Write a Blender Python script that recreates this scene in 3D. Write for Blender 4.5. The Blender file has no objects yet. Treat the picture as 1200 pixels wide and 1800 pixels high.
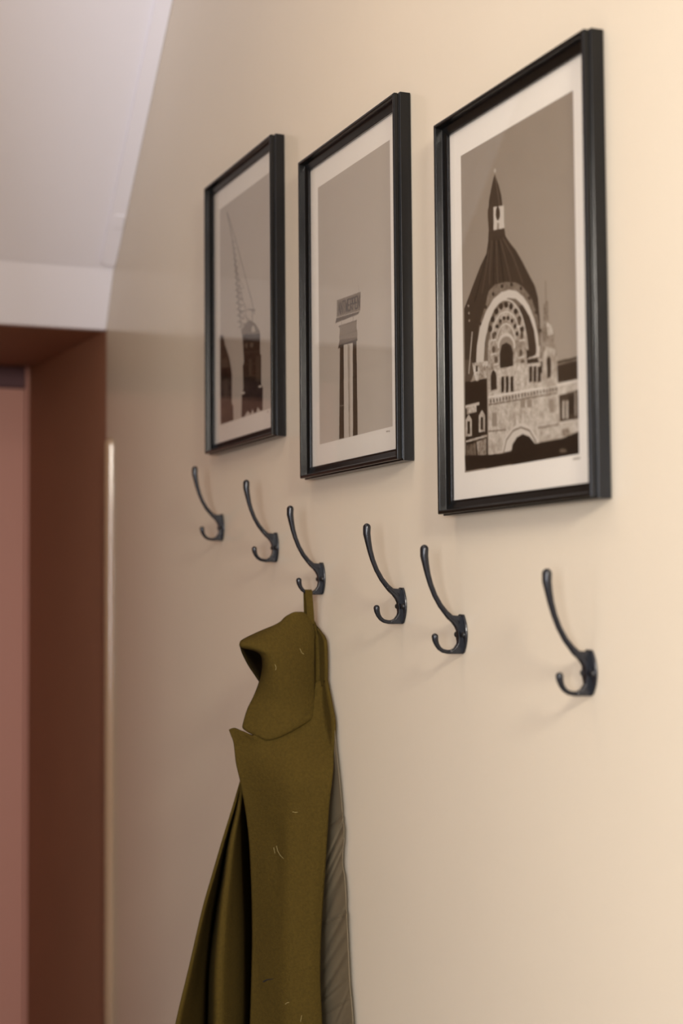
import bpy, bmesh, math, random
import numpy as np
from mathutils import Vector, Matrix

C = bpy.context.scene.collection
scn = bpy.context.scene

# ------------------------------------------------------------ camera
YAW, PITCH, ROLL, FPX = 1.173689, 0.0543005, -0.0081369, 2680.08
Z0 = 1.616                                  # floor level below the working origin
CAM = Vector((2.467331, -0.807139, -0.115915 + Z0))
fw = Vector((-math.cos(PITCH) * math.sin(YAW), math.cos(PITCH) * math.cos(YAW), math.sin(PITCH)))
r0 = fw.cross(Vector((0, 0, 1))).normalized()
u0 = r0.cross(fw)
rt = math.cos(ROLL) * r0 + math.sin(ROLL) * u0
up = -math.sin(ROLL) * r0 + math.cos(ROLL) * u0
cd = bpy.data.cameras.new('camera')
cam = bpy.data.objects.new('camera', cd)
C.objects.link(cam)
M = Matrix((rt, up, -fw)).transposed().to_4x4()
M.translation = CAM
cam.matrix_world = M
cd.sensor_fit = 'HORIZONTAL'
cd.sensor_width = 24.0
cd.lens = 24.0 * FPX / 1200.0
cd.clip_start = 0.02
cd.dof.use_dof = True
cd.dof.focus_distance = 1.93
cd.dof.aperture_fstop = 3.2
scn.camera = cam

# ------------------------------------------------------------ world, lights, exposure
w = bpy.data.worlds.new('world')
scn.world = w
w.use_nodes = True
w.node_tree.nodes['Background'].inputs[0].default_value = (0.75, 0.85, 1.0, 1)
w.node_tree.nodes['Background'].inputs[1].default_value = 0.6

def area(name, loc, target, sx, sy, power, col, shape='RECTANGLE', spread=180):
    l = bpy.data.lights.new(name, 'AREA')
    l.shape = shape
    l.size = sx
    l.size_y = sy
    l.energy = power
    l.color = col
    l.spread = math.radians(spread)
    o = bpy.data.objects.new(name, l)
    o.location = loc
    o.rotation_euler = (Vector(target) - Vector(loc)).to_track_quat('-Z', 'Y').to_euler()
    C.objects.link(o)
    return o

area('ceiling_lamp_light', (3.05, -0.55, 2.17), (1.0, 0.0, 1.4), 0.3, 0.3, 27, (1.0, 0.92, 0.80), 'DISK')
area('window_light', (5.05, -2.95, 1.65), (0.0, -0.4, 1.9), 1.1, 1.3, 96, (0.88, 0.91, 1.0))
area('landing_fill_light', (0.9, -0.62, 2.62), (0.3, -0.3, 0.0), 0.3, 0.3, 1.5, (1.0, 0.82, 0.66), 'DISK')  # weak warm overhead fill for the passage, its source unseen

scn.view_settings.view_transform = 'Standard'
scn.view_settings.look = 'None'
scn.view_settings.exposure = 0.5
scn.view_settings.gamma = 1.0
scn.view_settings.use_curve_mapping = False

# ------------------------------------------------------------ helpers
def srgb(r, g, b):
    f = lambda c: (c / 255 / 12.92) if c / 255 <= 0.04045 else ((c / 255 + 0.055) / 1.055) ** 2.4
    return (f(r), f(g), f(b), 1)

def mat(name, col, rough=0.6, spec=0.5, metal=0.0, bump=0.0, bscale=200.0, var=0.0, vscale=30.0, sheen=0.0, coat=0.0, detail=4.0):
    m = bpy.data.materials.new(name)
    m.use_nodes = True
    nt = m.node_tree
    b = nt.nodes['Principled BSDF']
    b.inputs['Base Color'].default_value = col
    b.inputs['Roughness'].default_value = rough
    b.inputs['Specular IOR Level'].default_value = spec
    b.inputs['Metallic'].default_value = metal
    b.inputs['Sheen Weight'].default_value = sheen
    b.inputs['Coat Weight'].default_value = coat
    tc = nt.nodes.new('ShaderNodeTexCoord')
    if bump:
        n = nt.nodes.new('ShaderNodeTexNoise')
        n.inputs['Scale'].default_value = bscale
        n.inputs['Detail'].default_value = detail
        bp = nt.nodes.new('ShaderNodeBump')
        bp.inputs['Strength'].default_value = bump
        bp.inputs['Distance'].default_value = 0.002
        nt.links.new(tc.outputs['Object'], n.inputs['Vector'])
        nt.links.new(n.outputs[0], bp.inputs['Height'])
        nt.links.new(bp.outputs[0], b.inputs['Normal'])
    if var:
        n = nt.nodes.new('ShaderNodeTexNoise')
        n.inputs['Scale'].default_value = vscale
        n.inputs['Detail'].default_value = 5
        rp = nt.nodes.new('ShaderNodeMapRange')
        rp.inputs[1].default_value = 0.3
        rp.inputs[2].default_value = 0.7
        rp.inputs[3].default_value = 1 - var
        rp.inputs[4].default_value = 1 + var
        mx = nt.nodes.new('ShaderNodeVectorMath')
        mx.operation = 'SCALE'
        mx.inputs[0].default_value = col[:3]
        nt.links.new(tc.outputs['Object'], n.inputs['Vector'])
        nt.links.new(n.outputs[0], rp.inputs[0])
        nt.links.new(rp.outputs[0], mx.inputs['Scale'])
        nt.links.new(mx.outputs[0], b.inputs['Base Color'])
    return m

M_WALL = mat('beige_wall_paint', srgb(219, 206, 183), 0.16, 0.38, bump=0.04, bscale=45, var=0.012, vscale=3)
M_OFF = mat('off_white_paint', srgb(222, 219, 214), 0.6, 0.3)
M_WARM = mat('tan_paint', srgb(172, 142, 112), 0.5, 0.3)
M_WHITE = mat('white_plaster', srgb(238, 236, 244), 0.6, 0.3, bump=0.25, bscale=9, var=0.012, vscale=2)
M_BROWN = mat('reddish_brown_paint', srgb(152, 108, 84), 0.6, 0.25, bump=0.1, bscale=60, var=0.03, vscale=4)
M_PINK = mat('dusty_pink_paint', srgb(215, 162, 150), 0.5, 0.3, bump=0.05, bscale=60)
M_FLOOR = mat('grey_floor', srgb(150, 145, 140), 0.6, 0.3, var=0.15, vscale=6)
M_FRAME = mat('black_lacquered_wood', (0.005, 0.0047, 0.0043, 1), 0.22, 0.30)
M_HOOK = mat('black_cast_metal', (0.006, 0.0065, 0.009, 1), 0.27, 0.5, bump=0.1, bscale=350)
M_SCREW = mat('black_screw', (0.008, 0.008, 0.008, 1), 0.3, 0.5)
M_WOOL = mat('olive_wool', srgb(69, 55, 20), 0.95, 0.08, bump=0.6, bscale=500, var=0.14, vscale=260)
M_WOOL_SHADE = mat('shaded_olive_wool', srgb(34, 26, 10), 1.0, 0.05, bump=0.4, bscale=500)  # olive wool coloured darker for the shade in the collar hollow
M_LINING = mat('taupe_lining', srgb(112, 100, 78), 0.45, 0.3, bump=0.1, bscale=90)
M_LINT = mat('pale_lint', srgb(190, 175, 120), 0.9)
M_SLOT = mat('black_thread', (0.004, 0.003, 0.003, 1), 0.9)
M_BACK = mat('backing_board', srgb(120, 95, 70), 0.8)

def link(name, me, m=None, parent=None):
    o = bpy.data.objects.new(name, me)
    C.objects.link(o)
    if m is not None:
        me.materials.append(m)
    if parent is not None:
        o.parent = parent
    return o

def obj(name, bm, m=None, parent=None, smooth=False):
    bmesh.ops.recalc_face_normals(bm, faces=bm.faces)
    me = bpy.data.meshes.new(name)
    bm.to_mesh(me)
    bm.free()
    if smooth:
        me.shade_smooth()
    return link(name, me, m, parent)

def empty(name, loc):
    o = bpy.data.objects.new(name, None)
    o.empty_display_size = 0.02
    o.location = loc
    C.objects.link(o)
    return o

def tag(o, label=None, cat=None, group=None, kind=None):
    if label: o['label'] = label
    if cat: o['category'] = cat
    if group: o['group'] = group
    if kind: o['kind'] = kind
    return o

def box(bm, lo, hi):
    v = [bm.verts.new((x, y, z)) for x in (lo[0], hi[0]) for y in (lo[1], hi[1]) for z in (lo[2], hi[2])]
    for f in ((0, 1, 3, 2), (4, 6, 7, 5), (0, 4, 5, 1), (2, 3, 7, 6), (0, 2, 6, 4), (1, 5, 7, 3)):
        bm.faces.new([v[k] for k in f])

def hexa(bm, a, b):
    """prism between two equal loops of points"""
    va = [bm.verts.new(p) for p in a]
    vb = [bm.verts.new(p) for p in b]
    n = len(a)
    bm.faces.new(va)
    bm.faces.new(vb[::-1])
    for i in range(n):
        bm.faces.new((va[i], vb[i], vb[(i + 1) % n], va[(i + 1) % n]))

def bevel(o, wd, seg=2, ang=30):
    b = o.modifiers.new('bevel', 'BEVEL')
    b.width = wd
    b.segments = seg
    b.limit_method = 'ANGLE'
    b.angle_limit = math.radians(ang)
    b.harden_normals = False
    return o

def tube(bm, pts, rad, n=14, sx=1.0):
    """swept tube with a radius per point, hemispherical ends; path in a plane of constant X"""
    pts = [Vector(p) for p in pts]
    ext, er = [], []
    d0 = (pts[0] - pts[1]).normalized()
    for a in (80, 60, 40, 20):
        ext.append(pts[0] + d0 * rad[0] * math.sin(math.radians(a)))
        er.append(rad[0] * math.cos(math.radians(a)))
    P = ext + pts
    Rr = er + list(rad)
    d1 = (pts[-1] - pts[-2]).normalized()
    for a in (20, 40, 60, 80):
        P.append(pts[-1] + d1 * rad[-1] * math.sin(math.radians(a)))
        Rr.append(rad[-1] * math.cos(math.radians(a)))
    rings = []
    for i, p in enumerate(P):
        t = (P[min(i + 1, len(P) - 1)] - P[max(i - 1, 0)]).normalized()
        ax = Vector((1, 0, 0))
        ay = t.cross(ax).normalized()
        rings.append([bm.verts.new(p + ax * Rr[i] * sx * math.cos(2 * math.pi * k / n) + ay * Rr[i] * math.sin(2 * math.pi * k / n)) for k in range(n)])
    for a, b in zip(rings, rings[1:]):
        for k in range(n):
            bm.faces.new((a[k], a[(k + 1) % n], b[(k + 1) % n], b[k]))
    bm.faces.new(rings[0][::-1])
    bm.faces.new(rings[-1])

def catmull(P, n):
    """resample a list of arrays (m,...) to n steps per segment"""
    P = np.array(P, float)
    Q = np.concatenate([2 * P[:1] - P[1:2], P, 2 * P[-1:] - P[-2:-1]])
    out = []
    for i in range(1, len(Q) - 2):
        for k in range(n):
            t = k / n
            a, b, c, d = Q[i - 1], Q[i], Q[i + 1], Q[i + 2]
            out.append(0.5 * (2 * b + (c - a) * t + (2 * a - 5 * b + 4 * c - d) * t * t + (3 * b - a - 3 * c + d) * t ** 3))
    out.append(P[-1])
    return np.array(out)

def at(px, py, X, clear=0.006):
    """point of the photograph's frame at distance plane X, kept in front of the wall"""
    d = fw + rt * ((px - 600) / FPX) - up * ((py - 900) / FPX)
    t = (X - CAM.x) / d.x
    p = CAM + d * t
    if p.y > -clear:
        p = CAM + d * ((-clear - CAM.y) / d.y)
    return p

def at_y(px, py, Y):
    d = fw + rt * ((px - 600) / FPX) - up * ((py - 900) / FPX)
    return CAM + d * ((Y - CAM.y) / d.y)

def sheet(name, rows, m, parent, nu=5, nv=5, thick=0.003, fn=None, wall=False):
    G = catmull(rows, nv)                          # rows
    G = catmull(np.swapaxes(G, 0, 1), nu)          # columns
    bm = bmesh.new()
    V = []
    for i, colm in enumerate(G):
        line = []
        for j, (px, py, X) in enumerate(colm):
            if fn:
                X = X + fn(px, py)
            line.append(bm.verts.new(at_y(px, py, min(X, -0.0025 - thick / 2)) if wall else at(px, py, X, 0.004 + thick)))
        V.append(line)
    for i in range(len(V) - 1):
        for j in range(len(V[0]) - 1):
            bm.faces.new((V[i][j], V[i + 1][j], V[i + 1][j + 1], V[i][j + 1]))
    o = obj(name, bm, m, parent, smooth=True)
    s = o.modifiers.new('thickness', 'SOLIDIFY')
    s.thickness = thick
    s.offset = 0
    return o

# ------------------------------------------------------------ the setting
H = 2.9
XE, YF = 5.2, -4.0                    # far ends of the landing behind the camera
XL, XS, XD = -0.775, -0.7031, -1.365  # lintel foot, lintel top, door
ZL, ZS = 0.4656 + Z0, 0.5868 + Z0
SL = (1.0119 - 0.5868) / (-0.2644 + 0.7031)
XC = XS + (H - ZS) / SL               # where the slope meets the flat ceiling
YL = -0.81                            # the narrow passage's other wall

bm = bmesh.new(); box(bm, (XL, 0.0, 0), (XE, 0.12, H)); tag(obj('wall_right', bm, M_WALL), kind='structure')
bm = bmesh.new(); box(bm, (XD - 0.1, YL - 0.12, 0), (0.9, YL, H)); tag(obj('wall_left', bm, M_WARM), kind='structure')
bm = bmesh.new(); box(bm, (0.78, YF, 0), (0.9, YL - 0.12, H)); tag(obj('wall_side', bm, M_OFF), kind='structure')
bm = bmesh.new(); box(bm, (0.78, YF - 0.12, 0), (XE, YF, H)); tag(obj('wall_far', bm, M_OFF), kind='structure')
# wall behind the camera with a window opening
wy0, wy1, wz0, wz1 = -3.6, -2.3, 0.95, 2.35
bm = bmesh.new()
box(bm, (XE, YF - 0.12, 0), (XE + 0.14, wy0, H)); box(bm, (XE, wy1, 0), (XE + 0.14, 0.12, H))
box(bm, (XE, wy0, 0), (XE + 0.14, wy1, wz0)); box(bm, (XE, wy0, wz1), (XE + 0.14, wy1, H))
tag(obj('wall_front', bm, M_BROWN), kind='structure')
bm = bmesh.new()
for y in (wy0, (wy0 + wy1) / 2 - 0.02, wy1 - 0.05): box(bm, (XE + 0.04, y, wz0), (XE + 0.1, y + 0.05, wz1))
for z in (wz0, wz1 - 0.05): box(bm, (XE + 0.04, wy0 + 0.05, z), (XE + 0.1, wy1 - 0.05, z + 0.05))
tag(obj('window_1', bm, M_WHITE), kind='structure')
bm = bmesh.new(); box(bm, (XD - 0.3, YF - 0.12, -0.1), (XE + 0.14, 0.12, 0)); tag(obj('floor', bm, M_FLOOR), kind='structure')
# ceiling: sloping soffit and flat part in one
bm = bmesh.new()
prof = [(XS, ZS), (XC, H), (XE + 0.14, H), (XE + 0.14, H + 0.1), (XC - 0.06, H + 0.1), (XS - 0.12, ZS + 0.05)]
def wav(x, y):
    return 0.0
hexa(bm, [(x, 0.12, z) for x, z in prof], [(x, YF - 0.12, z) for x, z in prof])
tag(obj('ceiling', bm, M_WHITE), kind='structure')
# fascia above the opening, leaning forward
bm = bmesh.new()
prof = [(XL, ZL), (XS, ZS + 0.004), (XS - 0.10, ZS + 0.05), (XL - 0.02, ZS + 0.05), (XL - 0.02, ZL)]
hexa(bm, [(x, -0.0005, z) for x, z in prof], [(x, YL, z) for x, z in prof])
tag(bevel(obj('wall_back', bm, M_WHITE), 0.003), kind='structure')
# brown reveal: jamb and soffit of the deep opening
bm = bmesh.new()
hexa(bm, [(XL - 0.0005, 0.001, 0), (XD - 0.05, -0.0555, 0), (XD - 0.05, 0.12, 0), (XL - 0.0005, 0.12, 0)],
         [(XL - 0.0005, 0.001, ZL + 0.05), (XD - 0.05, -0.0555, ZL + 0.05), (XD - 0.05, 0.12, ZL + 0.05), (XL - 0.0005, 0.12, ZL + 0.05)])
tag(obj('trim_1', bm, M_BROWN), kind='structure')
bm = bmesh.new(); box(bm, (XD - 0.1, YL, ZL), (XL - 0.021, 0.0, ZL + 0.08))
box(bm, (XL - 0.022, YL, ZL + 0.0005), (XL - 0.0015, -0.001, ZL + 0.01))
tag(obj('trim_2', bm, M_BROWN), kind='structure')
# door at the end of the reveal: leaf, frame and handle
door = tag(empty('door_1', (XD, -0.43, 0)), kind='structure')
def local(bm, o):
    bmesh.ops.translate(bm, verts=bm.verts, vec=-o.location)
    return bm
bm = bmesh.new(); box(bm, (XD - 0.045, YL + 0.05, 0.005), (XD - 0.003, -0.061, ZL - 0.056)); bevel(obj('leaf', local(bm, door), M_PINK, door), 0.002)
bm = bmesh.new()
box(bm, (XD - 0.06, -0.0595, 0), (XD, -0.0515, ZL)); box(bm, (XD - 0.06, YL, 0), (XD, YL + 0.048, ZL))
bevel(obj('door_frame', local(bm, door), M_PINK, door), 0.002)
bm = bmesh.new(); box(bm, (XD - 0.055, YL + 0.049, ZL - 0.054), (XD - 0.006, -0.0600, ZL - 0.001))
bevel(obj('door_head_shade', local(bm, door), mat('plum_soffit_shade', srgb(96, 62, 70), 0.6), door), 0.002)  # plum strip: the soffit's shadow on the door top, put into colour
bm = bmesh.new()
for y in (-0.402, -0.70):
    box(bm, (XD - 0.0035, y - 0.020, 0.25), (XD + 0.006, y + 0.020, 1.75))
bevel(obj('reflection_strip', local(bm, door), mat('pale_reflection_strip', srgb(245, 238, 225), 0.4), door), 0.004)  # pale strips added out of view, to mirror as a light band in the wall
bm = bmesh.new()
tube(bm, [(XD + 0.045, -0.60, 1.02), (XD + 0.045, -0.66, 1.02), (XD + 0.045, -0.71, 1.02)], [0.008] * 3)
box(bm, (XD - 0.01, -0.72, 1.005), (XD + 0.048, -0.70, 1.035))
bevel(obj('door_handle', local(bm, door), M_HOOK, door), 0.002)
# raised strip running up the slope beside the wall
bm = bmesh.new()
def on_slope(x, y, h):
    n = Vector((SL, 0, -1)).normalized()
    return Vector((x, y, ZS + (x - XS) * SL)) + n * h
def strip(bm, x0, x1, ya, yb, h):
    a = [on_slope(x0, ya, h), on_slope(x0, yb, h), on_slope(x0, yb, -0.01), on_slope(x0, ya, -0.01)]
    b = [on_slope(x1, ya, h), on_slope(x1, yb, h), on_slope(x1, yb, -0.01), on_slope(x1, ya, -0.01)]
    hexa(bm, a, b)
strip(bm, -0.692, XC - 0.02, -0.0345, -0.0005, 0.0055)
tag(bevel(obj('trim_3', bm, M_WHITE), 0.0012), kind='structure')
bm = bmesh.new()
strip(bm, -0.630, -0.604, -0.026, -0.0008, 0.0070)
strip(bm, -0.697, -0.691, -0.028, -0.0008, 0.006)
tag(bevel(obj('trim_4', bm, M_WHITE), 0.004, 3), kind='structure')
# corner bead with a rounded top, at the end of the beige wall
bm = bmesh.new()
tube(bm, [(-0.733, -0.001, 0.1), (-0.733, -0.001, 1.0), (-0.733, -0.001, 1.60), (-0.733, -0.001, 1.82), (-0.733, -0.001, 1.824), (-0.733, -0.001, 1.827)], [0.0135] * 6, n=24, sx=1.0)
tag(obj('trim_5', bm, mat('glossy_beige_bead', srgb(172, 144, 116), 0.16, 1.0), smooth=True), kind='structure')
bm = bmesh.new(); box(bm, (XL + 0.035, -0.016, 0.0), (XE, -0.0005, 0.12)); tag(bevel(obj('baseboard_right', bm, M_WHITE), 0.004), kind='structure')

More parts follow.
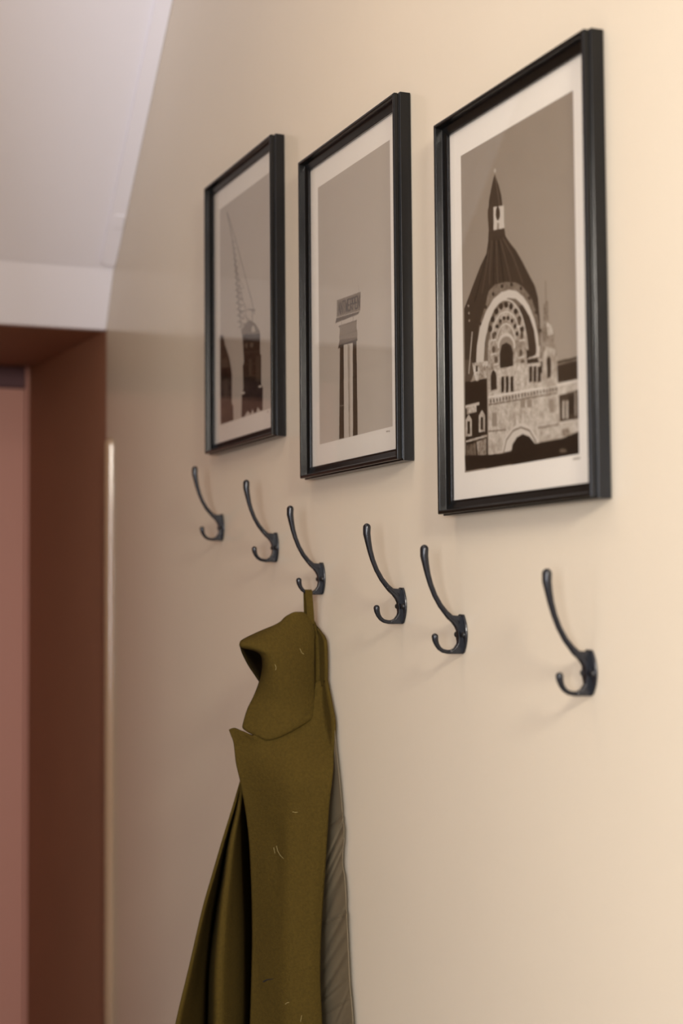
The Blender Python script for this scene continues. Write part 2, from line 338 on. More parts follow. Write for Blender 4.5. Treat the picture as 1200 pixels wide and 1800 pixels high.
# ------------------------------------------------------------ picture prints: flat artwork drawn as geometry colours
ART = [[(1,0.06,3,[233,110,304,209,352,299,375,363,398,434,467,606]),(1,0.08,2.2,[233,110,353,220,457,326,565,441,626,504,668,560]),(1,0.1,2,[304,209,375,341,454,442,509,508,562,580]),(1,0.2,1.5,[457,326,375,363,502,440,398,434,563,533,437,521,609,579]),(1,0.14,1.5,[312,229,353,245,324,254]),(1,0.14,1.5,[318,254,366,271,331,279]),(1,0.14,1.5,[325,280,380,297,338,304]),(1,0.14,1.5,[331,305,393,323,344,330]),(1,0.14,1.5,[338,330,407,350,351,355]),(1,0.14,1.5,[345,356,420,376,357,380]),(1,0.14,1.5,[351,381,433,401,364,405]),(1,0.14,1.5,[358,406,447,427,370,430]),(1,0.14,1.5,[364,431,460,453,377,455]),(1,0.14,1.5,[371,456,473,478,383,480]),(1,0.14,1.5,[377,481,486,504,390,505]),(1,0.14,1.5,[384,506,499,529,396,530]),(1,0.14,1.5,[390,531,512,555,403,555]),(1,0.14,1.5,[397,555,525,580,409,579]),(1,0.12,4,[230,109,255,140]),(0,0.18,0.3,[467,596,531,576,594,572,685,596,745,630,759,644,467,612]),(1,0.18,3,[576,530,679,547]),(1,0.18,4,[633,540,637,583]),(0,0.5,0,[624,603,655,599,685,625,624,621]),(0,0.025,1.0,[472,611,754,642,752,715,768,720,767,827,792,843,786,921,756,923,709,904,693,922,651,922,633,905,602,923,556,906,492,926,453,920,462,839,487,816,480,730,500,721,485,653]),(0,0.12,0,[514,649,561,654,560,676,514,664]),(0,0.14,0,[650,671,647,666,638,662,626,659,613,658,602,659,596,663,596,668,602,673,613,677,626,679,638,678,647,676,650,671]),(0,0.09,0,[575,714,621,719,620,784,574,780]),(0,0.07,0,[683,715,758,722,756,815,681,808]),(1,0.07,2,[489,683,758,706]),(1,0.07,2,[488,727,757,749]),(1,0.07,2,[488,772,756,792]),(0,0.75,0,[463,828,502,830,513,837,467,837]),(0,0.75,0,[725,830,763,830,770,837,733,836]),(0,0.05,1.0,[98,572,153,579,187,621,253,673,278,706,302,746,296,859,318,865,323,923,104,923]),(0,0.02,0,[108,704,277,718,288,756,116,751]),(0,0.09,0,[167,749,235,755,233,842,166,836]),(0,0.1,0,[135,669,220,674,236,710,143,704]),(1,0.4,1.5,[853,934,878,934])],[(1,0.33,1,[555,461,569,485]),(0,0.2,0,[317,479,586,487,580,545,311,535]),(0,0.1,0,[311,533,580,545,554,553,294,550]),(1,0.5,1,[311,534,580,545]),(1,0.03,2.3,[331,526,343,490,352,527]),(1,0.03,2.3,[335,512,348,512]),(1,0.03,2.3,[359,527,360,490,380,528,381,491]),(1,0.03,2.3,[387,491,409,492]),(1,0.03,2.3,[398,491,397,528]),(1,0.03,2.3,[415,492,419,529,426,503,430,529,437,493]),(1,0.03,2.3,[464,493,443,493,441,529,463,530]),(1,0.03,2.3,[442,511,459,512]),(1,0.03,2.3,[469,530,470,494,491,496,490,511,469,512,490,531]),(1,0.03,2.3,[496,531,497,494,518,497,517,513,496,515]),(1,0.03,2.3,[544,496,524,495,523,532,543,533]),(1,0.03,2.3,[523,514,540,514]),(1,0.03,2.3,[549,533,550,496,570,533,571,497]),(1,0.15,1,[369,555,369,567]),(1,0.15,1,[500,554,499,569]),(0,0.24,0,[335,565,541,570,536,597,546,602,543,630,349,624,341,600,348,575]),(0,0.15,0,[344,608,543,623,545,631,347,629,324,635]),(1,0.14,1.5,[335,565,541,570]),(1,0.17,1,[342,600,541,601]),(1,0.17,1,[334,605,348,590]),(0,0.05,0,[324,635,333,625,543,628,545,634,493,636,394,633]),(0,0.6,0,[391,630,496,635,491,926,385,924]),(0,0.07,0,[347,629,391,630,386,924,330,924]),(0,0.07,0,[493,634,535,633,539,925,487,925]),(1,0.12,1.5,[438,634,445,925]),(0,0.42,0,[438,634,462,635,458,925,445,925]),(1,0.3,1,[333,818,389,821]),(1,0.3,1.5,[840,936,874,937])],[(1,0.28,1.5,[359,88,362,173]),(0,0.5,0,[372,168,371,165,368,163,364,161,360,161,357,162,355,163,354,166,356,169,360,171,364,172,368,172,371,170,372,168]),(0,0.05,0,[362,175,390,209,408,238,416,270,310,258,315,235,333,207,350,184]),(1,0.14,1.5,[365,182,394,262]),(0,0.06,0,[305,254,352,259,349,323,310,315,303,273]),(0,0.62,0,[349,258,425,267,426,324,347,319]),(0,0.05,0,[397,282,395,274,390,266,383,262,375,261,369,265,365,273,364,281,368,290,374,296,382,298,389,296,395,291,397,282]),(0,0.3,0,[373,303,388,305,388,325,372,322]),(0,0.05,0,[308,314,427,325,435,347,304,338]),(0,0.045,0.03,[307,334,432,345,459,364,507,393,554,430,600,470,637,501,656,532,666,583,669,646,684,689,108,653,109,489,148,462,190,431,238,397,290,369]),(1,0.1,2,[308,363,284,413,252,466]),(1,0.1,2,[333,343,317,400,309,452]),(1,0.1,2,[365,347,369,407,373,456]),(1,0.1,2,[397,350,432,404,467,465]),(1,0.1,2,[416,349,488,407,552,481]),(1,0.02,3,[352,345,339,456]),(1,0.02,3,[384,350,418,462]),(1,0.02,3,[292,374,195,481]),(0,0.35,0,[151,487,147,484,140,483,137,485,140,489,147,489,151,487]),(0,0.35,0,[154,507,151,504,144,503,140,505,144,509,150,509,154,507]),(0,0.35,0,[156,527,153,524,146,523,142,526,146,529,152,530,156,527]),(0,0.2,0.35,[202,635,226,548,274,505,302,469,354,458,430,462,504,474,552,491,610,526,654,578,664,625,676,667,650,681,653,615,597,546,503,500,404,487,300,513,231,576,222,637]),(0,0.03,0,[250,547,244,542,232,540,226,544,232,549,244,551,250,547]),(0,0.03,0,[292,508,286,503,274,501,268,505,274,511,286,512,292,508]),(0,0.03,0,[349,482,343,477,332,476,326,479,331,485,343,486,349,482]),(0,0.03,0,[415,471,410,466,398,465,392,468,398,474,409,475,415,471]),(0,0.03,0,[484,476,479,471,468,469,462,473,467,478,478,480,484,476]),(0,0.03,0,[550,495,545,490,534,488,528,492,533,497,544,498,550,495]),(0,0.03,0,[607,526,602,521,591,520,586,523,591,528,601,530,607,526]),(0,0.03,0,[651,567,646,562,635,561,630,564,635,569,645,571,651,567]),(0,0.03,0,[679,614,674,609,663,608,658,611,663,616,673,618,679,614]),(0,0.62,0,[199,644,207,600,232,556,280,519,340,493,398,484,454,485,509,496,557,517,597,546,631,583,652,623,658,670,268,660]),(0,0.16,0.2,[258,645,268,598,298,552,341,522,390,507,447,505,502,514,550,536,596,569,627,608,640,647,641,680]),(0,0.05,0,[550,536,596,569,627,608,637,647,638,680,592,675,580,615,548,569,520,536]),(0,0.38,0.5,[287,662,296,601,331,552,377,522,440,515,502,529,548,569,576,615,592,675,577,749,291,737]),(0,0.03,0,[328,569,322,562,308,558,296,562,296,569,307,576,321,575,328,569]),(0,0.03,0,[348,547,342,539,328,536,317,539,316,547,327,553,342,553,348,547]),(0,0.03,0,[377,530,371,523,357,519,345,523,345,530,356,536,370,536,377,530]),(0,0.03,0,[411,522,405,515,391,511,380,514,380,522,391,528,405,528,411,522]),(0,0.03,0,[448,523,442,515,428,512,417,515,417,522,428,528,441,528,448,523]),(0,0.03,0,[483,531,478,524,464,520,453,524,453,531,464,537,477,537,483,531]),(0,0.03,0,[515,548,510,540,496,537,485,540,485,548,496,553,509,553,515,548]),(0,0.03,0,[541,570,535,562,522,559,511,563,511,570,521,576,535,576,541,570]),(0,0.03,0,[558,596,552,589,539,586,528,589,528,596,538,602,552,602,558,596]),(0,0.03,0,[359,585,355,580,344,578,335,580,335,585,343,589,354,589,359,585]),(0,0.03,0,[376,568,371,563,361,561,352,563,352,568,360,572,371,573,376,568]),(0,0.03,0,[400,557,395,552,384,550,376,552,376,557,384,561,395,562,400,557]),(0,0.03,0,[428,553,423,548,413,546,404,548,404,553,412,557,423,558,428,553]),(0,0.03,0,[457,557,453,552,442,549,434,552,433,557,442,561,452,561,457,557]),(0,0.03,0,[484,567,480,562,469,560,461,562,461,567,469,572,479,572,484,567]),(0,0.03,0,[506,584,502,578,491,576,483,578,483,584,491,588,501,588,506,584]),(0,0.03,0,[520,604,516,599,506,596,497,598,497,604,505,608,516,608,520,604]),(1,0.6,2,[283,574,295,554,312,536,334,522,360,512,388,507,417,506,447,510,475,518,501,530,525,546,544,564,558,585,567,606]),(1,0.6,2,[323,586,331,572,344,559,360,549,378,542,399,537,420,537,441,539,462,545,482,554,499,565,513,579,523,594,530,610]),(1,0.6,2,[361,599,366,589,374,581,384,575,396,570,409,568,423,567,436,569,450,573,462,578,473,585,482,594,489,603,493,613]),(0,0.6,0,[493,637,493,626,488,616,476,606,460,598,441,592,421,590,401,591,384,595,372,603,365,612,365,623]),(0,0.3,0,[480,636,481,628,477,620,467,612,454,605,439,601,422,599,407,600,393,603,383,609,378,617,378,625]),(0,0.03,0,[381,675,380,636,396,618,430,615,463,626,478,646,477,681]),(0,0.1,0,[350,589,345,581,333,578,323,582,323,590,332,597,344,596,350,589]),(1,0.65,1.5,[316,598,355,600]),(0,0.1,0,[349,624,344,616,332,613,322,617,322,625,331,632,343,631,349,624]),(1,0.65,1.5,[315,634,353,635]),(0,0.1,0,[367,652,362,644,350,641,340,645,340,654,349,660,361,659,367,652]),(1,0.65,1.5,[333,662,371,663]),(0,0.1,0,[554,612,549,604,538,601,529,605,529,613,537,619,549,619,554,612]),(1,0.65,1.5,[522,621,558,623]),(0,0.1,0,[546,654,541,646,530,643,521,647,521,655,530,661,541,660,546,654]),(1,0.65,1.5,[514,663,550,664]),(0,0.1,0,[557,680,552,672,541,669,532,674,532,682,541,688,552,687,557,680]),(1,0.65,1.5,[525,690,561,691]),(0,0.1,0,[537,576,533,569,521,565,512,569,512,577,521,584,532,583,537,576]),(1,0.65,1.5,[505,585,542,587]),(0,0.5,0.35,[291,671,383,680,495,678,591,679,775,678,777,749,906,753,911,882,653,881,487,890,285,889]),(0,0.03,0,[311,726,310,690,319,678,332,675,346,681,355,695,356,727]),(0,0.03,0,[386,739,388,698,410,698,409,738]),(0,0.03,0,[420,742,422,701,444,701,442,741]),(0,0.03,0,[453,745,455,704,477,704,476,744]),(0,0.55,0.4,[487,746,483,673,514,672,553,739,551,749]),(0,0.03,0,[587,731,589,692,610,692,608,730]),(0,0.03,0,[616,734,618,695,639,695,637,733]),(0,0.03,0,[645,737,647,698,668,698,666,736]),(0,0.04,0,[574,684,569,648,604,656,650,681,661,689]),(0,0.6,0,[556,672,662,676,663,649,651,648,633,669]),(0,0.06,0,[304,748,314,749,314,758,303,757]),(0,0.06,0,[327,748,337,749,337,759,327,758]),(0,0.06,0,[350,749,361,750,360,759,350,758]),(0,0.06,0,[374,749,384,750,383,760,373,759]),(0,0.06,0,[397,750,407,751,406,760,396,759]),(0,0.06,0,[420,750,430,751,429,761,419,760]),(0,0.06,0,[442,751,452,752,452,761,442,760]),(0,0.06,0,[465,751,475,752,474,762,464,761]),(0,0.06,0,[487,752,497,753,496,762,487,761]),(0,0.06,0,[509,752,519,753,518,763,509,762]),(0,0.06,0,[531,753,541,754,540,763,531,762]),(0,0.06,0,[553,753,562,754,562,763,553,763]),(0,0.06,0,[575,754,584,755,584,764,574,763]),(0,0.06,0,[596,754,605,755,605,764,596,764]),(0,0.06,0,[617,755,627,756,626,765,617,764]),(0,0.06,0,[639,755,648,756,647,765,638,764]),(0,0.06,0,[660,756,669,757,668,766,659,765]),(0,0.06,0,[680,756,690,757,689,766,680,765]),(0,0.06,0,[701,757,710,758,710,767,701,766]),(0,0.06,0,[722,757,731,758,730,767,721,766]),(0,0.06,0,[742,758,751,759,751,767,742,767]),(0,0.06,0,[762,758,771,759,771,768,762,767]),(1,0.7,2.5,[291,741,771,755,906,756]),(1,0.12,1.5,[293,761,770,773]),(1,0.15,1.5,[290,829,415,834]),(1,0.15,1.5,[643,846,778,848]),(0,0.3,0,[316,783,352,786,351,808,316,805]),(0,0.3,0,[715,782,747,785,746,805,714,803]),(0,0.3,0,[720,795,752,798,751,818,719,815]),(0,0.3,0,[316,796,352,799,351,821,315,818]),(0,0.3,0,[571,770,604,773,603,793,570,791]),(0,0.3,0,[523,766,557,769,556,790,523,787]),(0,0.018,0,[107,680,159,689,282,691,282,890,106,921]),(0,0.1,0,[109,626,162,631,188,661,159,687,107,684]),(0,0.5,0.6,[168,641,275,647,280,690,200,691,184,678,177,660]),(1,0.5,2.5,[171,560,140,665]),(0,0.03,0,[195,650,212,652,212,667,194,666]),(1,0.6,3,[113,751,218,751]),(0,0.5,0.3,[108,830,110,785,135,773,159,788,158,831]),(0,0.03,0,[124,790,146,792,144,825,122,824]),(0,0.5,0.3,[213,826,215,782,240,770,263,785,261,827]),(0,0.03,0,[228,787,249,789,248,822,227,820]),(0,0.45,0.7,[118,756,197,753,197,771,118,772]),(1,0.5,2.5,[112,843,274,839]),(0,0.3,0.6,[194,849,271,845,269,889,205,890]),(0,0.12,0.7,[114,853,187,851,192,885,113,889]),(1,0.24,2.5,[707,498,708,547]),(0,0.26,0.5,[692,545,722,547,724,595,744,609,760,632,753,651,770,661,774,686,667,683,669,650,681,635,674,609,690,595]),(0,0.5,0.4,[711,597,744,611,754,631,715,631]),(0,0.45,0.35,[675,684,703,654,764,669,771,755,679,754]),(0,0.04,0,[709,733,707,687,721,678,735,690,734,731]),(0,0.04,0,[667,687,678,688,677,717,666,716]),(0,0.04,0,[774,698,908,700,907,752,778,750]),(1,0.25,1.5,[776,706,908,707]),(0,0.06,0,[783,780,910,777,909,844,787,842]),(0,0.5,0,[805,794,818,795,816,837,803,836]),(0,0.5,0,[828,796,841,797,840,839,827,838]),(0,0.4,0,[884,781,891,782,889,837,881,836]),(0,0.03,0,[844,785,878,788,876,832,842,829]),(1,0.6,2,[787,845,909,846]),(0,0.28,0.6,[799,862,843,863,847,879,804,878]),(0,0.62,0,[385,890,404,859,452,837,502,825,550,827,602,846,642,875,652,893]),(1,0.15,2,[400,889,420,860,470,840,525,836,584,848,630,881]),(0,0.5,0.4,[495,825,509,798,527,800,535,826]),(0,0.012,0,[449,901,463,874,494,859,537,853,584,863,620,882,636,900,635,929,455,926]),(0,0.012,0,[106,921,100,879,285,889,387,891,653,882,810,881,912,872,915,926]),(0,0.12,0,[827,913,824,910,817,908,806,907,795,906,785,907,780,909,779,911,785,913,794,915,805,916,816,916,824,915,827,913]),(1,0.3,1.5,[866,935,909,935])]]
NU, NV = 300, 426

def blur_noise(h, wd, cell, seed):
    rs = np.random.RandomState(seed)
    g = rs.rand(h // cell + 3, wd // cell + 3)
    y = np.arange(h) / cell
    x = np.arange(wd) / cell
    yi = y.astype(int); xi = x.astype(int)
    fy = (y - yi)[:, None]; fx = (x - xi)[None, :]
    a = g[yi][:, xi]; b = g[yi][:, xi + 1]; c = g[yi + 1][:, xi]; d = g[yi + 1][:, xi + 1]
    return (a * (1 - fx) + b * fx) * (1 - fy) + (c * (1 - fx) + d * fx) * fy

def paint(shapes, sky0, sky1, seed):
    W2, H2 = NU * 2, NV * 2
    T = np.full((H2, W2), 0.88)
    x0, x1, y0, y1 = int(.097 * W2), int(.904 * W2), int(.078 * H2), int(.925 * H2)
    gy = np.linspace(0, 1, y1 - y0)[:, None]
    T[y0:y1, x0:x1] = sky0 * (1 - gy) + sky1 * gy + 0.008 * (blur_noise(y1 - y0, x1 - x0, 40, seed) - .5)
    grain = 0.5 * blur_noise(H2, W2, 4, seed + 1) + 0.5 * blur_noise(H2, W2, 12, seed + 2)
    clip = np.zeros((H2, W2), bool); clip[y0:y1, x0:x1] = True
    def fill(pts, t, j, cl=True):
        a0 = max(int(pts[:, 0].min()) - 1, 0); a1 = min(int(pts[:, 0].max()) + 2, W2)
        b0 = max(int(pts[:, 1].min()) - 1, 0); b1 = min(int(pts[:, 1].max()) + 2, H2)
        if a1 <= a0 or b1 <= b0: return
        X, Y = np.meshgrid(np.arange(a0, a1) + .5, np.arange(b0, b1) + .5)
        ins = np.zeros(X.shape, bool)
        n = len(pts)
        for k in range(n):
            xa, ya = pts[k]; xb, yb = pts[(k + 1) % n]
            if ya == yb: continue
            c = ((ya > Y) != (yb > Y)) & (X < (xb - xa) * (Y - ya) / (yb - ya) + xa)
            ins ^= c
        if cl: ins &= clip[b0:b1, a0:a1]
        S = T[b0:b1, a0:a1]
        g = grain[b0:b1, a0:a1]
        S[ins] = (t * (1 + j * 2.6 * (g - .5)))[ins] if j else t
    for kind, t, q, fl in shapes:
        P = np.array(fl, float).reshape(-1, 2) / 1000 * (W2, H2)
        if kind == 0:
            fill(P, t, q)
        else:
            hw = q * 0.9
            for a, b in zip(P, P[1:]):
                d = b - a
                L = max(np.hypot(*d), 1e-6)
                n = np.array([-d[1], d[0]]) / L * hw
                e = d / L * hw * .5
                fill(np.array([a + n - e, b + n + e, b - n + e, a - n - e]), t, 0, cl=a[1] < y1)
    T = np.clip(T, 0.008, 0.9)
    return T.reshape(NV, 2, NU, 2).mean((1, 3))

def print_mesh(name, T, w_, h_):
    me = bpy.data.meshes.new(name)
    xs, zs = np.meshgrid(np.linspace(0, w_, NU), np.linspace(h_, 0, NV))
    co = np.stack([xs, np.zeros_like(xs), zs], -1).reshape(-1, 3)
    idx = np.arange(NU * NV).reshape(NV, NU)
    fa = np.stack([idx[:-1, :-1], idx[1:, :-1], idx[1:, 1:], idx[:-1, 1:]], -1).reshape(-1, 4)
    # a thin sheet of paper: back face and rim join the printed face
    nb = len(co)
    back = np.array([[0, .0006, h_], [w_, .0006, h_], [w_, .0006, 0], [0, .0006, 0]])
    me.from_pydata(np.concatenate([co, back]).tolist(), [], fa.tolist() + [[nb, nb + 1, nb + 2, nb + 3]])
    at_ = me.color_attributes.new('ink', 'FLOAT_COLOR', 'POINT')
    t = np.concatenate([T.reshape(-1), np.full(4, .88)])
    col = np.stack([t, t ** 1.12 * .945, t ** 1.25 * .84, np.ones_like(t)], -1)
    at_.data.foreach_set('color', col.astype(np.float32).reshape(-1))
    return me

M_PRINT = mat('printed_paper', (0.8, 0.8, 0.8, 1), 0.7, 0.2)
_nt = M_PRINT.node_tree
_a = _nt.nodes.new('ShaderNodeAttribute'); _a.attribute_name = 'ink'
_nt.links.new(_a.outputs['Color'], _nt.nodes['Principled BSDF'].inputs['Base Color'])

M_GLASS = bpy.data.materials.new('picture_glass')
M_GLASS.use_nodes = True
_nt = M_GLASS.node_tree
_nt.nodes.remove(_nt.nodes['Principled BSDF'])
_t = _nt.nodes.new('ShaderNodeBsdfTransparent'); _t.inputs[0].default_value = (0.985, 0.985, 0.98, 1)
_g = _nt.nodes.new('ShaderNodeBsdfGlossy'); _g.inputs['Roughness'].default_value = 0.02
_lw = _nt.nodes.new('ShaderNodeLayerWeight')
_p = _nt.nodes.new('ShaderNodeMath'); _p.operation = 'POWER'; _p.inputs[1].default_value = 5.0
_f = _nt.nodes.new('ShaderNodeMath'); _f.operation = 'MULTIPLY_ADD'; _f.inputs[1].default_value = 1.0; _f.inputs[2].default_value = 0.03
_nt.links.new(_lw.outputs['Facing'], _p.inputs[0]); _nt.links.new(_p.outputs[0], _f.inputs[0])
_m = _nt.nodes.new('ShaderNodeMixShader')
_o = _nt.nodes['Material Output']
_nt.links.new(_f.outputs[0], _m.inputs[0]); _nt.links.new(_t.outputs[0], _m.inputs[1])
_nt.links.new(_g.outputs[0], _m.inputs[2]); _nt.links.new(_m.outputs[0], _o.inputs[0])

FW, FH = 0.33303, 0.46
FPROF = [(0, 0), (0, .0138), (.0005, .0146), (.0024, .0146), (.0026, .0160), (.0016, .0170), (.0016, .0215), (.0026, .0225),
         (.0052, .0225), (.0060, .0217), (.0072, .0142), (.0079, .0136), (.0146, .0120), (.0152, .0122), (.0164, .0122), (.0168, .0117), (.0168, .0060), (.0168, 0)]
def frame_rail(side):
    """one mitred rail of the moulding; local origin at the frame's lower left, -Y towards the room"""
    bm = bmesh.new()
    A, B = [], []
    for w_, d in FPROF:
        if side == 'l': a, b = (w_, -d, w_), (w_, -d, FH - w_)
        if side == 'r': a, b = (FW - w_, -d, w_), (FW - w_, -d, FH - w_)
        if side == 'b': a, b = (w_, -d, w_), (FW - w_, -d, w_)
        if side == 't': a, b = (w_, -d, FH - w_), (FW - w_, -d, FH - w_)
        A.append(a); B.append(b)
    hexa(bm, A, B)
    return bm

def picture(x, ztop, k, sky, label):
    r = empty('framed_print', (x, -0.0012, ztop - FH + Z0))
    tag(r, label, 'picture', 'black framed prints in a rising row')
    for s in 'lrtb':
        bevel(obj('frame_rail', frame_rail(s), M_FRAME, r), 0.0004, 2, 25)
    m_ = .0166
    T = paint(ART[k], sky[0], sky[1], 11 + k)
    me = print_mesh('print', T, FW - 2 * .015 , FH - 2 * .015)
    p = link('print', me, M_PRINT, r); p.location = (.015, -.0085, .015)
    bm = bmesh.new(); box(bm, (m_ + .0003, -.0113, m_ + .0003), (FW - m_ - .0003, -.0098, FH - m_ - .0003))
    obj('glass_pane', bm, M_GLASS, r)
    bm = bmesh.new(); box(bm, (.0172, -.0076, .0172), (FW - .0172, -.001, FH - .0172)); obj('backing_board', bm, M_BACK, r)
    return r

picture(0.0, 0.58273, 0, (.48, .56), 'black framed print of a tall harbour crane, smallest and highest, farthest left')
picture(0.44506, 0.50828, 1, (.45, .56), 'black framed print of a sign tower on two pylons, middle picture')
picture(0.88464, 0.43447, 2, (.30, .38), 'black framed print of a domed building, largest in view, right side')

# ------------------------------------------------------------ hooks
def hook_parts(r):
    mm = .001
    bm = bmesh.new()
    up_ = [(46, 97), (46.2, 89), (44.6, 80), (42.2, 68.5), (38.6, 56.5), (33.4, 44), (26.6, 32.5), (19.5, 24), (12, 17.5), (5, 13)]
    ur = [4.9, 4.7, 4.0, 3.4, 3.1, 3.0, 3.1, 3.3, 3.5, 3.5]
    tube(bm, [(0, -p * mm, z * mm) for p, z in [(p + 1.6, z) for p, z in up_]], [q * mm for q in ur], n=16)
    lo_ = [(33.8, -3), (33.4, -7), (31.6, -12), (28.6, -16.2), (24.3, -19.2), (18.5, -20.6), (11, -20.8), (4, -20)]
    lr = [3.9, 3.5, 2.9, 2.6, 2.4, 2.4, 2.6, 2.9]
    tube(bm, [(0, -p * mm, z * mm) for p, z in [(p + 1.6, z) for p, z in lo_]], [q * mm for q in lr], n=16)
    obj('hook_arm', bm, M_HOOK, r, smooth=True)
    bm = bmesh.new()
    web = [(0, 20.5), (8, 20.8), (14, 21.4), (18, 24.2), (20, 25.5), (21.4, 21.9), (17.2, 17.0), (12, 12.6), (8.3, 8), (6, 3.3), (4.6, -4.5), (5.7, -11.5), (9.8, -16.6), (16, -19), (16, -22.3), (8, -23.2), (0, -23.3)]
    web = [(p + 1.6 if p else p, z) for p, z in web]
    hexa(bm, [(-.0031, -p * mm, z * mm) for p, z in web], [(.0031, -p * mm, z * mm) for p, z in web])
    bevel(obj('web', bm, M_HOOK, r), .0012, 3, 20)
    bm = bmesh.new()
    out = []
    for s in (1, -1):
        for z in np.linspace(-22.6, 22, 13) * s:
            hw = 13.6 - 8.2 * (z / 22.5) ** 2
            out.append((s * hw, z))
    hexa(bm, [(x * mm, -.0003, z * mm) for x, z in out], [(x * mm * .93, -.0028, z * mm * .97) for x, z in out])
    bevel(obj('mounting_plate', bm, M_HOOK, r), .0008, 2, 25)
    for s in (-1, 1):
        bm = bmesh.new()
        bmesh.ops.create_uvsphere(bm, u_segments=14, v_segments=8, radius=.0036)
        bmesh.ops.scale(bm, verts=bm.verts, vec=(1, .75, 1))
        bmesh.ops.translate(bm, verts=bm.verts, vec=(s * .0088, -.0034, -.0012))
        obj('screw', bm, M_SCREW, r, smooth=True)

def copy_tree(o):
    c = o.copy(); C.objects.link(c)
    for ch in list(o.children):
        d = ch.copy(); C.objects.link(d); d.parent = c
    return c

HOOKS = [(0.0367, -0.0004, 'black coat hook under the crane print, leftmost and highest of the row'),
         (0.2984, -0.0422, 'empty black coat hook just above and left of the one holding the coat'),
         (0.4845, -0.0921, 'black coat hook from which the olive coat hangs'),
         (0.7512, -0.1295, 'black coat hook immediately right of the coat, below the right edge of the middle print'),
         (0.9135, -0.1614, 'black coat hook below the left edge of the domed building print'),
         (1.1864, -0.1937, 'black coat hook standing apart, lowest and farthest right')]
proto = None
for x, z, lab in HOOKS:
    if proto is None:
        proto = h = empty('coat_hook', (0, 0, 0))
        hook_parts(h)
    else:
        h = copy_tree(proto)
    h.location = (x - .013, -.0004, z + Z0)
    tag(h, lab, 'hook', 'black double coat hooks on the wall')

# ------------------------------------------------------------ the coat
coat = empty('wool_coat', (0, 0, 0))
tag(coat, 'olive green wool coat with wide collar hanging by its loop from the third hook', 'coat')

# hanging loop over the lower prong of the third hook
hx, hz = 0.4845 - .013, -0.0921 + Z0
bm = bmesh.new()
path = [(.0045, -.0640), (.0050, -.050), (.0046, -.035), (.0036, -.024)]
for a in (0, 35, 65, 90, 115, 145, 180):
    path.append((.0037 * math.cos(math.radians(a)), -.0203 + .0037 * math.sin(math.radians(a))))
path += [(-.0040, -.030), (-.0055, -.045), (-.006, -.064)]
y0, y1 = -.0270, -.0165
loops = []
for i, (x, z) in enumerate(path):
    a = Vector(path[max(i - 1, 0)]); b = Vector(path[min(i + 1, len(path) - 1)])
    t = (b - a).normalized(); n = Vector((-t.y, t.x)) * -.0007
    sh = -.0006 + max(0, (-.024 - z)) * .06
    loops.append([bm.verts.new((hx + x + n.x * s, yy + sh, hz + z + n.y * s)) for s, yy in ((1, y0), (1, y1), (-1, y1), (-1, y0))])
for a, b in zip(loops, loops[1:]):
    for k in range(4):
        bm.faces.new((a[k], a[(k + 1) % 4], b[(k + 1) % 4], b[k]))
bm.faces.new(loops[0]); bm.faces.new(loops[-1][::-1])
obj('hanging_loop', bm, M_WOOL, coat, smooth=False)

# back of the coat: deep folds fanning out from under the lapel
def brow(py, xc, xm, v0, v1, bl, br, a0, spread=1.0):
    k = spread
    return [(xc + 26 * k, py, .25), (xc + 8 * k, py, .33), (xc, py, .400), ((xc + xm) / 2, py, .378), (xm, py, .35), (v0, py, .31), ((v0 + v1) / 2, py, .25), (v1, py, .335),
            (bl, py, .412), ((bl + br) / 2, py, .398), (br, py, .36), (a0 - 5, py, .28), (a0 + 8, py, .27), (a0 + 40, py, .37), (a0 + 90, py, .40)]
rows = [brow(1345, 432, 433, 434, 435, 436, 437, 440, .2),
        brow(1374, 423.5, 424.5, 425, 426, 427, 429, 432, .3),
        brow(1420, 410, 412, 413.5, 416.5, 419, 426, 434, .5),
        brow(1480, 391.5, 395, 398, 402, 406, 424, 436, .7),
        brow(1540, 374, 380, 386, 393, 398, 424, 440, .9),
        brow(1600, 357, 366, 373, 384, 390, 426, 443),
        brow(1700, 334, 348, 360, 373, 382, 428, 443),
        brow(1800, 310, 335, 355, 372, 380, 430, 441),
        brow(1950, 280, 318, 346, 368, 378, 432, 440),
        brow(2200, 240, 295, 335, 362, 376, 436, 440),
        brow(2600, 205, 275, 325, 358, 374, 440, 446)]
sheet('coat_back', rows, M_WOOL, coat, nu=4, nv=4, thick=.004)

# shoulder running down behind the collar
rows = [[(530, 1079, .466), (538, 1080, .468), (545, 1084, .468), (549, 1090, .466)],
        [(530, 1104, .466), (540, 1104, .470), (552, 1103, .471), (559, 1105, .467)],
        [(530, 1125, .464), (545, 1123, .471), (560, 1121, .475), (570.5, 1121, .470)],
        [(530, 1150, .464), (545, 1150, .472), (562, 1145, .478), (573.5, 1140, .474)],
        [(530, 1196, .464), (545, 1196, .472), (562, 1196, .480), (574, 1194, .477)],
        [(530, 1208, .460), (545, 1208, .464), (560, 1207, .468), (571, 1205, .470)]]
sheet('shoulder', rows, M_WOOL, coat, nu=5, nv=5, thick=.004)

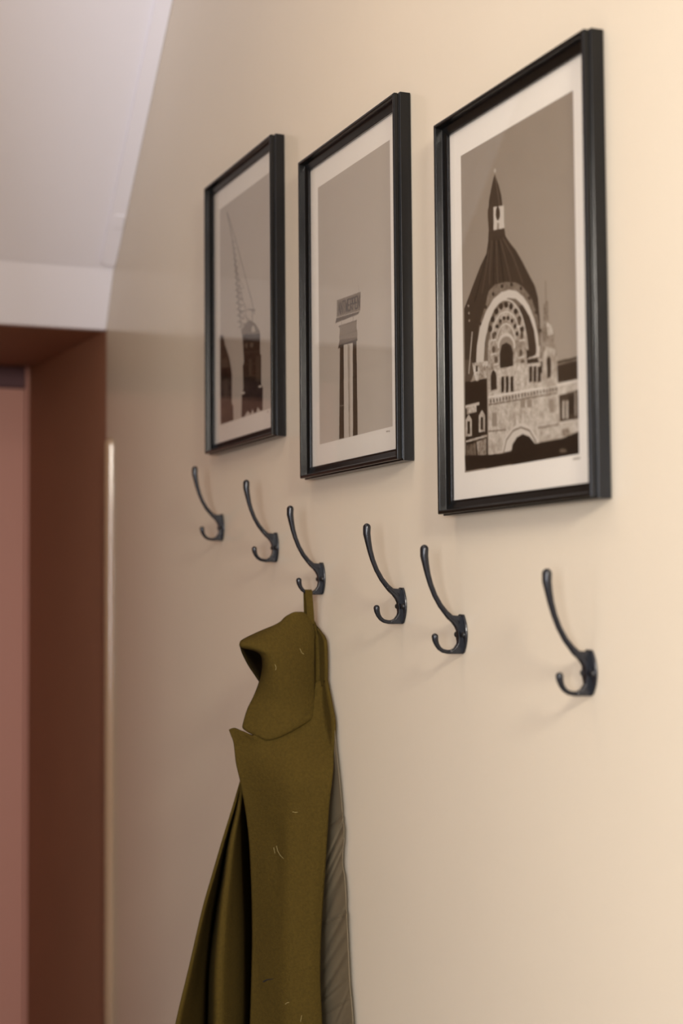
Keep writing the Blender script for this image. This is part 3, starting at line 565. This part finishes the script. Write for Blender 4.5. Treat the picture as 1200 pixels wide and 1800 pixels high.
# front panel with its lapel corner
rows = [[(403, 1282.5, .445), (411, 1279.5, .450), (424, 1285, .458), (448, 1292, .468), (490, 1262, .474), (530, 1222, .480), (557, 1199, .484), (574.3, 1196, .487)],
        [(406, 1291, .447), (415, 1291, .452), (430, 1293, .460), (455, 1296, .470), (492, 1282, .477), (533, 1255, .485), (561, 1240, .490), (582.5, 1238, .492)],
        [(411, 1306, .448), (423, 1306, .454), (440, 1308, .462), (465, 1309, .471), (500, 1300, .479), (536, 1288, .486), (564, 1280, .496), (588, 1272, .500)],
        [(415, 1340, .448), (428, 1340, .455), (446, 1340, .463), (470, 1340, .472), (503, 1337, .480), (537, 1330, .484), (565, 1322, .492), (586.5, 1318, .499)],
        [(423, 1374, .446), (436, 1376, .454), (453, 1376, .462), (476, 1376, .471), (506, 1374, .478), (538, 1368, .481), (564, 1360, .487), (585, 1358, .493)],
        [(432.5, 1425, .442), (445, 1426, .452), (462, 1426, .461), (482, 1426, .469), (508, 1424, .474), (536, 1420, .476), (560, 1415, .481), (578.5, 1412, .485)],
        [(439, 1480, .438), (452, 1480, .450), (468, 1480, .460), (488, 1480, .467), (508, 1480, .471), (534, 1480, .472), (556, 1480, .476), (574, 1480, .478)],
        [(443, 1560, .434), (455, 1560, .447), (470, 1560, .458), (487, 1560, .464), (506, 1560, .466), (530, 1560, .467), (551, 1560, .470), (568.5, 1560, .470)],
        [(444.5, 1640, .432), (456, 1640, .445), (470, 1640, .456), (485, 1640, .462), (504, 1640, .463), (527, 1640, .464), (547, 1640, .466), (563.5, 1640, .465)],
        [(443, 1720, .432), (455, 1720, .444), (468, 1720, .454), (484, 1720, .460), (504, 1720, .462), (527, 1720, .463), (547, 1720, .464), (562, 1720, .463)],
        [(440.5, 1800, .432), (453, 1800, .444), (468, 1800, .453), (484, 1800, .459), (504, 1800, .462), (528, 1800, .463), (549, 1800, .464), (565.5, 1800, .464)],
        [(436, 1950, .432), (450, 1950, .444), (468, 1950, .453), (486, 1950, .459), (508, 1950, .462), (532, 1950, .463), (554, 1950, .464), (572, 1950, .464)],
        [(428, 2250, .432), (446, 2250, .444), (466, 2250, .453), (488, 2250, .459), (512, 2250, .462), (538, 2250, .463), (562, 2250, .464), (580, 2250, .464)],
        [(424, 2600, .432), (444, 2600, .444), (466, 2600, .453), (490, 2600, .459), (516, 2600, .462), (544, 2600, .463), (570, 2600, .464), (590, 2600, .464)]]
rows = [[(x, y, X + (0, 0, .006, .018, .036, .046, .052, .052)[k] * min(1, max(0, (y - 1275) / 90))) for k, (x, y, X) in enumerate(r)] for r in rows]
front = sheet('front_panel', rows, M_WOOL, coat, nu=5, nv=5, thick=.004)

# turned-down collar: rolls over at the left into an open fold
rows = [[(494, 1096, .470), (504, 1084, .474), (516, 1077, .476), (524, 1076.5, .476), (532, 1077, .475), (541, 1084, .474), (548, 1092, .472)],
        [(486, 1100, .471), (499, 1092, .476), (512, 1088, .479), (522, 1088, .480), (533, 1089, .479), (543, 1095, .477), (550, 1103, .475)],
        [(456, 1112, .474), (476, 1109, .482), (495, 1107, .486), (512, 1107, .487), (528, 1107, .485), (542, 1110, .482), (552, 1116, .478)],
        [(429, 1125, .478), (450, 1122, .488), (474, 1121, .492), (498, 1121, .493), (520, 1122, .490), (539, 1126, .486), (552, 1130, .481)],
        [(422, 1131, .482), (441, 1131, .493), (466, 1131, .498), (492, 1133, .498), (517, 1135, .494), (538, 1139, .488), (552, 1144, .483)],
        [(425, 1136.5, .480), (446, 1138, .494), (468, 1142, .501), (492, 1146, .501), (517, 1149, .497), (538, 1154, .490), (552, 1158, .484)],
        [(447, 1141, .478), (461, 1146, .494), (477, 1153, .502), (496, 1158, .502), (518, 1162, .498), (538, 1168, .491), (552, 1172, .484)],
        [(460, 1150, .475), (467, 1158, .492), (480, 1165, .501), (497, 1171, .502), (518, 1176, .498), (538, 1181, .491), (552, 1186, .484)],
        [(463, 1167, .472), (469, 1174, .488), (481, 1180, .498), (497, 1186, .500), (518, 1190, .497), (538, 1194, .490), (552, 1198, .484)],
        [(461, 1184, .468), (467, 1190, .482), (479, 1196, .493), (496, 1201, .498), (518, 1204, .496), (538, 1207, .490), (552, 1210, .484)],
        [(456, 1203, .464), (463, 1206, .476), (476, 1210, .488), (494, 1214, .495), (517, 1216, .495), (538, 1219, .490), (552, 1221, .485)],
        [(446, 1227, .460), (456, 1228, .470), (472, 1230, .482), (492, 1232, .491), (516, 1232, .494), (538, 1232, .490), (552, 1232, .486)],
        [(436, 1246, .458), (449, 1247, .468), (468, 1248, .480), (490, 1249, .489), (515, 1247, .493), (538, 1243, .491), (552, 1241, .487)],
        [(428.5, 1270, .458), (441, 1272, .467), (459, 1275, .478), (483, 1276, .487), (511, 1267, .493), (536, 1257, .492), (552, 1250, .488)],
        [(427.5, 1277, .458), (438, 1283, .466), (454, 1290, .476), (476, 1295, .486), (506, 1282, .493), (534, 1267, .493), (552, 1256, .489)],
        [(431, 1281, .457), (440, 1287, .465), (456, 1294, .475), (474, 1299, .484), (502, 1289, .491), (531, 1273, .492), (551, 1260, .489)]]
collar = sheet('collar', rows, M_WOOL, coat, nu=4, nv=4, thick=.0045)
# hollow under the roll of the collar, its shade put into a darker wool colour
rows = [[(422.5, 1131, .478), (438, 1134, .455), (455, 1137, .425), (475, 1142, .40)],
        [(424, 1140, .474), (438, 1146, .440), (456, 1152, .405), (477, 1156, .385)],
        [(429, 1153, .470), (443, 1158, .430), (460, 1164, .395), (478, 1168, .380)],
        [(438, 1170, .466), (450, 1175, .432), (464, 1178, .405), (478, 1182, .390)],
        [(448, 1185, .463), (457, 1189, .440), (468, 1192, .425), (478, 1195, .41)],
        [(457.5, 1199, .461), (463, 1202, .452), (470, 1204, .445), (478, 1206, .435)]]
under = sheet('under_collar', rows, M_WOOL_SHADE, collar, nu=4, nv=4, thick=.003)
tag(under, 'underside of the collar, coloured dark for the shade inside the roll')

# quilted lining showing along the wall
random.seed(5)
CR = []
for k in range(34):
    yy = 1440 + k * 27 + random.uniform(-12, 12)
    CR.append((yy, random.uniform(-2.3, -.35), random.uniform(1.6, 3.6), random.uniform(.0012, .0030), random.uniform(-.4, .4)))
def crease(px, py):
    s = 0
    for yy, sl, wd, amp, sh in CR:
        dx = px - 590
        d = (py - (yy + sl * dx)) / math.sqrt(1 + sl * sl)
        fade = math.exp(-((dx - sh * 30) / 24) ** 2)
        s += -amp * math.exp(-(d / wd) ** 2) * fade + amp * .6 * math.exp(-((d - 2.2 * wd) / (1.8 * wd)) ** 2) * fade
    return s
lin = [(1262, 574, 587.3), (1300, 577, 589.5), (1374, 572, 597), (1430, 566, 602), (1470, 563, 605), (1512, 560, 602), (1555, 556, 607), (1640, 551, 611),
       (1725, 548, 615), (1800, 550, 621), (1950, 556, 627), (2250, 564, 640), (2600, 572, 656)]
rows = [[(a, py, -.0055), (a + (b - a) * .2, py, -.0060), (a + (b - a) * .4, py, -.0066), (a + (b - a) * .6, py, -.0072), (a + (b - a) * .8, py, -.0074), (b, py, -.0078)] for py, a, b in lin]
lining = sheet('lining', rows, M_LINING, coat, nu=7, nv=30, thick=.0004, fn=lambda px, py: -crease(px, py), wall=True)
tag(lining, 'crumpled taupe lining along the wall side')

# buttonhole and stray pale fibres on the front panel
bm = bmesh.new()
hole = [at(463, 1725.5, .4585), at(469, 1722.5, .4640), at(480, 1720.5, .4775)]
tube(bm, hole, [.0011, .0013, .0004], n=8)
tag(obj('buttonhole', bm, M_SLOT, coat, smooth=True), 'short black buttonhole slit')
bm = bmesh.new()
def fibre(pts, X):
    P = catmull([(p[0], p[1], p[2] if len(p) > 2 else X) for p in pts], 4)
    tube(bm, [at(a, b, x) for a, b, x in P], [.00015] * len(P), n=5)
fibre([(486, 1487, .4870), (488, 1496, .4885), (493, 1504, .4940), (498, 1509, .4990)], 0)
fibre([(481, 1490, .4820), (483, 1500, .4835)], 0)
fibre([(483, 1168), (485, 1173), (484, 1178)], .506)
fibre([(527, 1140), (530, 1147), (534, 1150)], .497)
fibre([(514, 1427), (520, 1428), (526, 1427)], .5185)
fibre([(501, 1765), (507, 1762), (511, 1768)], .5025)
fibre([(530, 1785), (528, 1796)], .5125)
tag(obj('lint', bm, M_LINT, coat, smooth=True), 'pale stray fibres', kind='stuff')
